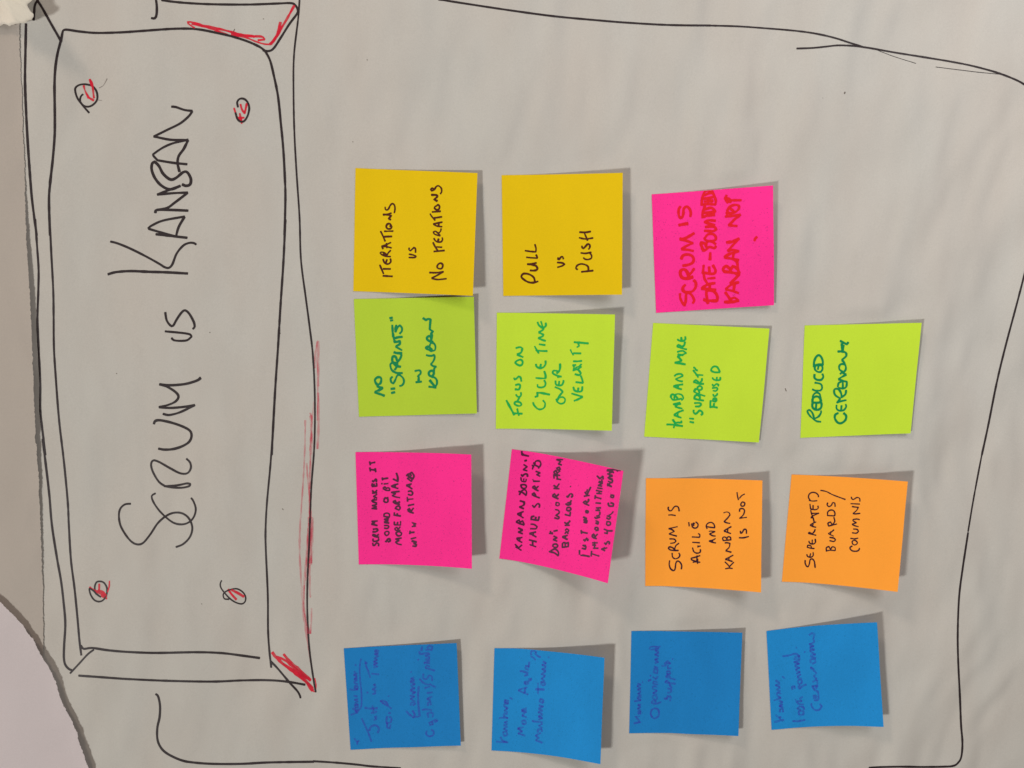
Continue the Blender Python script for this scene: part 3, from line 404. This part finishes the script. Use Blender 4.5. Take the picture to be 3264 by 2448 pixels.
# Drawing on the sheet: (name, label, material, [(origin_x, origin_y, scale, width, strokes)])
A=(0,0,2.212); Bq=(0,700,2.212); Cq=(0,1400,2.212); Dq=(0,1698,2.212); Eq=(1000,0,2.212); Fq=(2264,0,2.212); Gq=(2264,700,2.212); Hq=(2264,1698,2.212)
R1=(700,1050,2.765); R2=(700,1650,2.765); R3=(550,0,4.9156); Sx=(0,0,0.6777); T0=(0,0,5.53); C3=(150,1800,3.16)
SHEET = [
 ('title_word','black handwritten word SCRUM','ink_black',[
  (Cq,13,"920,455 880,460 848,490 838,540 850,610 890,680 930,725 970,742 1010,730 1060,670 1110,595 1165,545 1220,520 1275,520 1320,545 1348,590 1355,640 1335,695 1290,740 1242,760;1095,382 1070,400 1080,440 1120,500 1175,555 1230,592 1290,600 1340,580 1370,540 1380,490 1365,440 1348,415"),
  (Cq,14,"1165,332 1120,300 1080,235 1065,180 1080,150 1120,160 1200,205 1270,240 1320,240 1345,205 1340,165 1315,138;1158,330 1215,340 1285,342 1335,330 1340,315 1315,312 1250,325 1165,332"),
  (Bq,15,"1085,1440 1095,1420 1130,1415 1210,1432 1290,1460 1340,1490 1350,1530 1330,1570 1280,1600 1220,1618 1160,1622 1118,1615;1150,1370 1190,1378 1250,1365 1310,1340 1372,1308;1372,1308 1300,1320 1200,1328 1122,1322;1122,1322 1190,1305 1240,1280 1258,1245 1230,1210 1170,1175 1125,1162;1125,1162 1200,1168 1300,1160 1375,1140 1412,1122 1405,1115")]),
 ('title_word','black handwritten word VS','ink_black',[
  (Bq,15,"1210,835 1225,850 1270,855 1320,850 1350,825 1340,810 1290,800 1165,788;1165,655 1175,710 1200,745 1220,748 1245,705 1280,655 1305,640 1335,665 1365,720 1372,755 1360,770")]),
 ('title_word','black handwritten word KANBAN','ink_black',[
  (Bq,16,"762,385 820,370 920,363 1050,368 1180,372 1322,380;780,155 830,168 920,205 1030,260 1120,310 1160,335 1190,340 1215,315 1245,240 1290,185 1330,165 1365,165 1382,175;1318,128 1200,115 1100,103;1240,120 1150,95 1048,65"),
  (A,16,"1045,1610 1070,1590 1150,1555 1300,1527;1242,1662 1260,1600 1300,1530;1095,1500 1108,1480 1200,1480 1325,1485;1110,1480 1180,1465 1230,1430 1322,1360;1322,1358 1220,1362 1110,1372;1110,1372 1190,1340 1270,1310"),
  (A,15,"1270,1312 1200,1335 1140,1310 1095,1260 1070,1200 1072,1155 1090,1140 1120,1170 1150,1225 1200,1265 1240,1255 1290,1215 1320,1215 1345,1260 1340,1300 1310,1310 1285,1300;1318,1158 1220,1148 1110,1130;1110,1130 1080,1095 1090,1080 1150,1040 1220,1010 1325,985;1265,1210 1252,1150 1260,1100 1295,1050 1325,990;1325,988 1200,985 1085,962;1085,962 1180,915 1270,870 1330,820 1355,785;1355,782 1300,775 1240,755 1210,752")]),
 ('box_outline','black marker outline of the drawn title plate, inner line','ink_black',[
  (A,15,"430,295 440,230 450,212 480,210 560,222 680,232 850,228 1000,218 1200,204 1330,202 1420,210 1520,230 1630,255 1740,290 1820,325 1860,352 1878,375 1905,430 1930,530 1960,680 1980,870 1997,1050 2008,1250 2012,1400 2006,1659"),
  (Bq,13,"2012,0 1998,300 1978,600 1960,900 1940,1200 1915,1659"),
  (Cq,14,"1920,0 1905,200 1882,450 1872,650 1875,800 1888,1100 1890,1350 1900,1500 1912,1608"),
  (A,15,"428,290 405,380 390,480 384,600 386,800 385,950 372,1120 352,1300 345,1420 352,1659"),
  (Bq,13,"350,0 362,250 375,500 378,700 380,900 392,1100 415,1400 445,1659"),
  (Cq,14,"432,0 455,200 478,450 485,600 500,850 525,1050 545,1250 560,1420 573,1522;570,1455 590,1478 650,1472 760,1488 900,1500 1100,1507 1380,1502 1560,1508 1700,1525 1830,1543")]),
 ('box_outline','black marker outline of the drawn title plate, outer line','ink_black',[
  (A,15,"237,142 240,100 245,40 262,5;262,0 300,60 350,150 430,290;183,168 180,320 176,560 182,750 192,950 205,1150 225,1400 258,1659"),
  (Bq,13,"248,0 262,200 272,350 270,500 264,700 272,900 284,1150 284,1330 295,1450 320,1659"),
  (Cq,13,"300,0 325,200 348,400 365,600 400,830 430,1000 448,1150 460,1300 452,1450 450,1540 460,1590 485,1620 505,1628;495,1650 560,1580 620,1515 660,1485"),
  (Dq,13,"555,1008 700,1018 900,1032 1200,1045 1500,1050 1700,1042 1880,1040 2020,1050 2150,1072;1912,905 1912,950;1912,910 1960,960 2040,1055 2095,1115 2115,1150 2118,1165"),
  (Sx,3.3,"647,0 644,40 635,120 634,200 636,290 641,380 647,470 650,560 660,640 668,700 676,770 680,860 679,960 672,1060 668,1170 664,1260 664,1330 668,1400 676,1460 682,1495"),
  (R2,12,"452,1265 455,1320"),
  (A,16,"1140,0 1220,12 1330,22 1500,30 1750,32 1950,25 2050,22 2080,35 2098,65 2095,95 2040,170 1980,265 1930,340 1895,360 1855,355;1100,0 1105,40 1105,90 1098,120 1085,130 1068,127")]),
 ('bolt_circle','black drawn bolt circle at the upper right of the title','ink_black',[
  (A,12,"585,665 570,680 565,715 590,745 625,752 660,735 685,700 682,650 655,610 610,595 565,597 535,615 530,640 545,690 580,740 628,795")]),
 ('bolt_circle','black drawn bolt circle at the lower right of the title','ink_black',[
  (A,12,"1678,755 1672,720 1690,697 1720,697 1745,720 1757,760 1748,810 1725,850 1700,858 1675,840 1660,795")]),
 ('bolt_circle','black drawn bolt circle at the upper left of the title','ink_black',[
  (C3,15,"540,325 505,300 482,255 482,210 500,175 535,168 570,180 598,220 605,265 592,320 560,360 520,372 475,355 440,305 425,250 430,238 470,265 500,300")]),
 ('bolt_circle','black drawn bolt circle at the lower left of the title','ink_black',[
  (C3,14,"1758,160 1745,190 1750,230 1785,280 1840,340 1900,380 1960,395 1995,370 1998,320 1970,275 1920,245 1870,245 1810,265 1778,290 1775,320 1790,345 1832,348")]),
 ('red_hatching','red marker hatching in the upper right bolt circle','ink_red_sheet',[
  (A,17,"590,605 600,640 625,690;625,688 660,708;635,570 645,605;632,560 650,600 662,690")]),
 ('pen_mark','faint grey pen flicks beside the upper right bolt circle','ink_grey_faint',[(A,5,"700,620 730,600 755,555;690,705 718,708")]),
 ('red_hatching','red marker hatching in the lower right bolt circle','ink_red_sheet',[
  (A,15,"1650,762 1670,820 1705,870;1705,868 1690,800;1695,735 1705,770 1725,800;1725,800 1740,730;1680,830 1720,830")]),
 ('red_hatching','red marker hatching in the upper left bolt circle','ink_red_sheet',[
  (C3,26,"430,228 480,262 520,280;525,195 525,240 520,260;520,262 560,275 590,310;525,282 565,300 595,325;545,310 600,340"),(C3,14,"628,165 625,220 610,275")]),
 ('red_hatching','red marker hatching in the lower left bolt circle','ink_red_sheet',[
  (C3,27,"1825,250 1860,300 1905,350;1860,255 1920,285 1980,322")]),
 ('red_hatching','red marker shading along the right side of the title plate','ink_red_sheet',[
  (R3,34,"235,350 290,345 420,385 560,415 720,450 900,495 1100,550 1290,570;1290,568 1400,575 1445,615;1440,620 1340,630;920,510 1040,545 1180,560 1280,575"),
  (R3,26,"240,365 300,410 345,435;300,375 420,400 600,450 720,490 860,545;920,540 1150,590 1330,660 1440,690 1510,695"),
  (R3,40,"1520,700 1590,620 1650,520 1690,350;1540,690 1620,590 1700,450 1800,280 1905,90")]),
 ('red_hatching','long faint red marker shading under the title plate','ink_red_faint',[
  (R1,15,"865,100 845,190 838,340;872,105 872,300 870,500;858,110 862,350 866,600 862,800;830,640 815,800 800,1000 798,1200 792,1400 790,1659;755,800 752,1000 745,1200 725,1500 715,1659;795,740 806,760 812,900 808,1100;766,1180 780,1350 800,1550 808,1659"),
  (R1,22,"805,760 808,900 802,1100 798,1400;868,560 872,800 862,1050;795,1500 800,1659"),
  (R2,18,"712,0 705,200 708,400 722,600 735,800 760,1000 785,1150 800,1260;785,0 775,200 760,400 745,600 740,760;800,0 800,200 805,415;790,50 790,250 785,400;820,0 815,200 808,400;795,420 795,600 800,700;750,850 780,1020;760,900 800,1020 808,900 810,800;740,600 745,800 770,950"),
  (R2,26,"810,0 800,250 800,400;790,100 780,350 765,550")]),
 ('red_hatching','dense red marker shading in the lower corner of the title plate','ink_red_sheet',[
  (R2,24,"465,1188 500,1235 560,1290 640,1355 720,1415 820,1500;500,1225 580,1260 680,1340 800,1435;565,1205 620,1270 700,1340 800,1430;560,1290 680,1370 760,1440 820,1525;640,1340 740,1400 800,1430")]),
 ('red_hatching','crimson marker mark at the outer tip of the title plate','ink_red_sheet',[(R2,10,"838,1415 850,1470 848,1515;800,1510 835,1535")]),
 ('frame_line','long black line along the right side of the sheet','ink_black',[
  (Eq,13,"880,-5 1100,30 1400,75 1700,115 2000,143 2212,160 2500,176 2798,180"),
  (Fq,11,"-4,180 200,186 400,200 600,217 750,238 880,268 980,300 1090,335"),
  (Fq,11,"610,342 720,338 820,328 900,320 1000,323 1120,338 1300,370 1500,402 1700,435 1850,465 2000,505 2100,540 2180,575 2240,612"),
  (Fq,4,"1180,355 1300,400 1450,447;1590,472 1750,492 1900,510 2080,527")]),
 ('frame_line','black line along the lower edge of the drawn frame','ink_black',[
  (Gq,11,"2230,330 2212,400 2160,600 2080,900 2020,1150 1960,1450 1915,1659"),
  ((2264,1400,2.212),11,"1925,55 1860,400 1818,650"),
  (Hq,12,"1818,0 1780,250 1755,450 1745,700 1748,900 1760,1150 1768,1350 1778,1480 1770,1580 1745,1625 1710,1645 1640,1650 1500,1652 1340,1650 1200,1653 1120,1658")]),
 ('frame_line','black line along the left side of the drawn frame','ink_black',[
  (Dq,13,"1098,1138 1115,1155 1128,1220 1125,1300 1110,1370 1108,1440 1120,1490 1150,1535 1200,1570 1280,1605 1360,1620 1500,1630 1700,1630 1900,1620 2212,1615"),
  ((1075,2008,3.77),22,"-290,1578 -150,1586 -20,1595 100,1605 250,1620 400,1638 600,1652 760,1662")]),
 ('paper_fleck','small specks in the paper','ink_fleck',[
  (A,5,"1855,132 1859,134;1655,205 1645,225"),(Bq,6,"820,1084 824,1086;1478,794 1482,797;1972,800 1978,802"),
  (Eq,6,"275,998 277,1002;375,420 379,424"),(Fq,8,"950,648 947,660"),(Fq,4,"792,690 795,692"),(Gq,5,"528,1190 536,1210"),(Cq,5,"1420,1160 1424,1163;1990,490 1998,498")]),
]
TONGUE = [(289, 253, 26), (210, 217, 20), (165, 188, 17.5), (95, 150, 14), (75, 100, 10), (100, 20, 11), (150, 60, 13), (200, 122, 18), (235, 165, 21.5)]
TONGUE_C = (165, 135, 16)
for d in NOTES:
    c = [unproj(np.array((d['o'][0] + a / 3.77, d['o'][1] + b / 3.77)), 0.002)[[0, 2]] for a, b in d['c']]
    m_ = sum(c) / 4; u_ = (c[0] - c[3]) / np.linalg.norm(c[0] - c[3]); _notes.append((m_[0], m_[1], u_[0], u_[1], 0.038))
# ------------------------------------------------------------------ wall behind
wx = np.linspace(-1.2, 1.2, 7); wz = np.linspace(-1.4, 1.2, 7)
P = np.array([[(x, 0.011, z) for z in wz] for x in wx])
V, Fc = sheet_mesh(P, 0.08)
tag(mesh_obj('wall', V, Fc, M['wall'], smooth=False), kind='structure')

# ------------------------------------------------------------------ the big sheet
xs = np.arange(-0.345, 0.352, 0.0023); zs = np.arange(-0.56, 0.405, 0.0023)
X, Z = np.meshgrid(xs, zs, indexing='ij')
P = np.stack([X, -W(X, Z), Z], -1)
V, Fc = sheet_mesh(P, 0.0002)
sheet = mesh_obj('flip_chart_sheet', V, Fc, M['sheet'])
tag(sheet, 'large off-white flip chart sheet with black drawn title box SCRUM VS KANBAN, under the notes', 'flip chart paper')
FL = [('paper_fleck', '', mat, [(cr, w, st)]) for (_, _, mat, ly) in SHEET[-1:] for (cr, w, sts) in ly for st in sts.split(';')]
for name, label, mat, layers in SHEET[:-1] + FL:
    V, Fc = [], []
    for (cr, w, st) in layers:
        ribbons(st, (cr[0], cr[1]), cr[2], w * (1.15 if mat == 'ink_black' else 1.0), on_sheet, V, Fc, step=5 if 'ink_black' in mat else 4, rough=0.06 if 'black' in mat else 0.16)
    o = mesh_obj(name, V, Fc, M[mat], sheet)
    if label: o['label'] = label

# ------------------------------------------------------------------ torn layers at the top of the pad (photo-left)
def torn_strip(name, edge, lift, v0, v1, left, base, mat, rag, seed, wid=90, body=0.0, dv=3.0):
    vs = np.arange(v0, v1 + .1, dv)
    ev = np.array([p[1] for p in edge], float); eu = np.array([p[0] for p in edge], float)
    ue = np.interp(vs, ev, eu)
    r = np.random.RandomState(seed)
    ue = ue + rag * (0.9 * vnoise(vs / 9.0, vs * 0 + seed, 5) + 0.8 * vnoise(vs / 23.0, vs * 0 + seed, 6) + 0.5 * r.randn(len(vs)))
    lh = np.interp(vs, [p[0] for p in lift], [p[1] for p in lift]) / 1000
    fr = np.concatenate([[0, .002, .006, .012, .022, .035, .055, .08, .12, .17, .24, .33, .45, .6, .8, 1]])
    rows = []
    for v, u, l in zip(vs, ue, lh):
        us = u - fr * (u - left)
        h = base + l * (body + (1 - body) * np.exp(-(u - us) / wid))
        uv = np.stack([us, np.full_like(us, v)], 1)
        hh = np.zeros(len(us))
        for _ in range(3):
            p = unproj(uv, hh + h); hh = W(p[:, 0], p[:, 2])
        rows.append(unproj(uv, hh + h))
    P = np.array(rows)[:, ::-1]
    V, Fc = sheet_mesh(P, 0.00012)
    return mesh_obj(name, V, Fc, M[mat])
s = 2.212
stub_edge = [(61, -200), (61, 75), (63, 180), (67, 235), (70, 315), (72, 407), (78, 520), (79, 610), (81, 700), (88, 835), (95, 926), (100, 1062), (106, 1197), (111, 1333), (113, 1396), (118, 1430), (113, 1400 + 1), (116, 1445), (122, 1490), (124, 1580), (129, 1670), (132, 1760), (136, 1852), (138, 1988), (137, 2087), (140, 2700)]
stub_edge = sorted(set(stub_edge), key=lambda p: p[1])
stub = torn_strip('torn_pad_stub', stub_edge, [(-200, .5), (60, .55), (150, .45), (240, .2), (330, .35), (560, .35), (640, .9), (800, 1.9), (1050, 2.6), (1250, 2.9), (1400, 2.3), (1500, 1.7), (1640, 1.2), (1780, .75), (1900, .4), (2700, .4)],
                  -260, 2700, -420, 0.00022, 'stub', 1.3, 3, wid=110)
tag(stub, 'long narrow torn strip of paper, its ragged edge beside the drawn title box', 'paper strip')
rem_edge = [(-420, 1600), (-250, 1720), (-120, 1820), (0, 1698 + 490 / s), (27, 1698 + 545 / s), (50, 1698 + 600 / s), (72, 1698 + 650 / s), (90, 1698 + 715 / s), (108, 1698 + 755 / s), (120, 1698 + 820 / s), (136, 1698 + 880 / s), (149, 1698 + 925 / s), (167, 1698 + 1000 / s), (181, 1698 + 1080 / s), (194, 1698 + 1180 / s), (212, 1698 + 1260 / s), (231, 1698 + 1340 / s), (244, 1698 + 1400 / s), (253, 1698 + 1480 / s), (271, 1698 + 1590 / s), (281, 1698 + 1659 / s), (310, 2560), (330, 2700)]
rem = torn_strip('torn_paper_remnant', rem_edge, [(1600, 2.6), (2150, 3.0), (2300, 2.7), (2448, 3.4), (2700, 4.0)], 1604, 2700, -520, 0.0004, 'remnant', 1.5, 9, wid=300, body=0.55, dv=2.5)
tag(rem, 'pale lavender paper with a curved torn edge, in the lower left corner of the photo', 'torn paper')

def cast_from(uv, h):
    """the point h metres off the wall whose shade from the far lamp falls at uv"""
    return unproj(uv, 0.0005) + np.asarray(h)[..., None] * np.array([1.72, -1.0, 0.86])
def patch(name, B, c, mat, parent=None, rings=14, place=unproj):
    """ragged piece of paper: boundary points (u, v, lift mm) round a centre"""
    pts = []
    for i in range(len(B)):
        a, b = np.array(B[i], float), np.array(B[(i + 1) % len(B)], float)
        k = max(1, int(np.hypot(*(b - a)[:2]) / 4))
        for t in range(k):
            q = a + (b - a) * t / k
            if k > 1: q[:2] += 0.8 * np.array([vnoise(q[0] / 7, q[1] / 7, 5), vnoise(q[0] / 7, q[1] / 7, 6)])
            pts.append(q)
    pts = np.array(pts); c = np.array(c, float)
    rows = [c + (pts - c) * f for f in np.linspace(0.02, 1, rings)]
    G = np.array(rows)                                   # ring, point, (u,v,h)
    P = place(G[..., :2], G[..., 2] / 1000)
    k = len(pts); V = list(P.reshape(-1, 3)) ; Fc = []
    for r in range(rings - 1):
        for j in range(k):
            l = (j + 1) % k; Fc.append((r * k + j, r * k + l, (r + 1) * k + l, (r + 1) * k + j))
    V.append(place(c[:2], c[2] / 1000)); ci = len(V) - 1
    for j in range(k): Fc.append((ci, (j + 1) % k, j))
    o = mesh_obj(name, V, Fc, M[mat], parent)
    md = o.modifiers.new('thickness', 'SOLIDIFY'); md.thickness = 0.00015; md.offset = 0
    return o
FLAP = [(-420, 60, 3), (-200, 78, 3), (-60, 84, 3.2), (0, 83, 3.4), (11, 78, 3.5), (24, 78, 3.6), (31, 84, 3.6), (36, 80, 3.7), (51, 76, 4), (67, 74, 4.8), (80, 73, 6.4), (88, 67, 8), (101, 62, 11), (107, 52, 12.5), (106, 43, 13), (94, 32, 12.5), (87, 20, 13), (88, 12, 14), (98, 5, 16), (107, -4, 17), (88, -40, 18), (47, -80, 18), (10, -140, 16), (-60, -300, 10), (-420, -300, 4)]
flap = patch('torn_paper_flap', FLAP, (-60, -60, 5.5), 'flap')
tag(flap, 'cream torn paper flap lifting off the strip, at the top left corner of the photo', 'torn paper')
curl = patch('unseen_curled_tongue', TONGUE, TONGUE_C, 'flap', flap, rings=8, place=cast_from)  # unseen end of the flap, shaped so its wedge shadow falls on the sheet

# ------------------------------------------------------------------ sticky notes
GRID = 26
def build_note(d):
    S_ = 1659 / 440
    c = [(d['o'][0] + a / S_, d['o'][1] + b / S_) for a, b in d['c']]
    h1, h2 = d['h'][0] / 1000, d['h'][1] / 1000
    hb = 0.0003
    def base(k, hh):
        p = unproj(np.array(c[k]), hh)
        for _ in range(4): p = unproj(np.array(c[k]), hh + W(p[0], p[2]))
        return p[[0, 2]]
    Q = [base(0, hb), base(1, hb + h1), base(2, hb + h2), base(3, hb)]
    sd = sum(d['o'])
    def H(s, t):
        g = np.clip((s - 0.13) / 0.87, 0, 2) ** 1.6
        wob = 0.0006 * vnoise(s * 1.7 + sd, t * 2.2, 7) * np.clip(s - 0.1, 0, 1) * min(1.0, (h1 + h2) / 0.006)
        return hb + (h1 * (1 - t) + h2 * t) * g + wob
    def xz(s, t):
        s, t = s[..., None], t[..., None]
        return (Q[0] * (1 - s) + Q[1] * s) * (1 - t) + (Q[3] * (1 - s) + Q[2] * s) * t
    def surf(s, t, off):
        q = xz(s, t)
        return np.stack([q[..., 0], -(W(q[..., 0], q[..., 1]) + H(s, t) + off), q[..., 1]], -1)
    def place(uv, off):
        uv = np.asarray(uv); s = np.full(len(uv), .5); t = np.full(len(uv), .5); h = np.zeros(len(uv))
        for _ in range(7):
            p = unproj(uv, h)[:, [0, 2]]
            for _ in range(3):
                q = xz(s, t); e = p - q
                ds = ((Q[1] - Q[0]) * (1 - t)[:, None] + (Q[2] - Q[3]) * t[:, None]); dt = ((Q[3] - Q[0]) * (1 - s)[:, None] + (Q[2] - Q[1]) * s[:, None])
                det = ds[:, 0] * dt[:, 1] - ds[:, 1] * dt[:, 0]
                s = s + (e[:, 0] * dt[:, 1] - e[:, 1] * dt[:, 0]) / det; t = t + (ds[:, 0] * e[:, 1] - ds[:, 1] * e[:, 0]) / det
            s = np.clip(s, 0.002, 0.998); t = np.clip(t, 0.002, 0.998)
            q = xz(s, t); h = W(q[:, 0], q[:, 1]) + H(s, t) + off
        return surf(s, t, off)
    g = np.linspace(0, 1, GRID); Sg, Tg = np.meshgrid(g, g, indexing='ij')
    P = surf(Sg, Tg, 0.0)[:, ::-1]
    V, Fc = sheet_mesh(P, 0.0001)
    o = mesh_obj('sticky_note', V, Fc, M[d['m']])
    tag(o, d['label'], 'sticky note', 'sticky notes stuck on the flip chart sheet')
    for word, st in d['words']:
        V, Fc = [], []
        ribbons(st, d['o'], S_, d['w'], place, V, Fc)
        wd = mesh_obj('handwritten_word', V, Fc, M[d['ink']], o)
        wd['label'] = ('faint ' if 'violet' in d['ink'] else '') + 'handwritten ' + (word if word in ('DOT', 'SLASH', 'TICK', 'QUESTION MARKS') else 'word ' + word)
    return o
for d in NOTES: build_note(d)
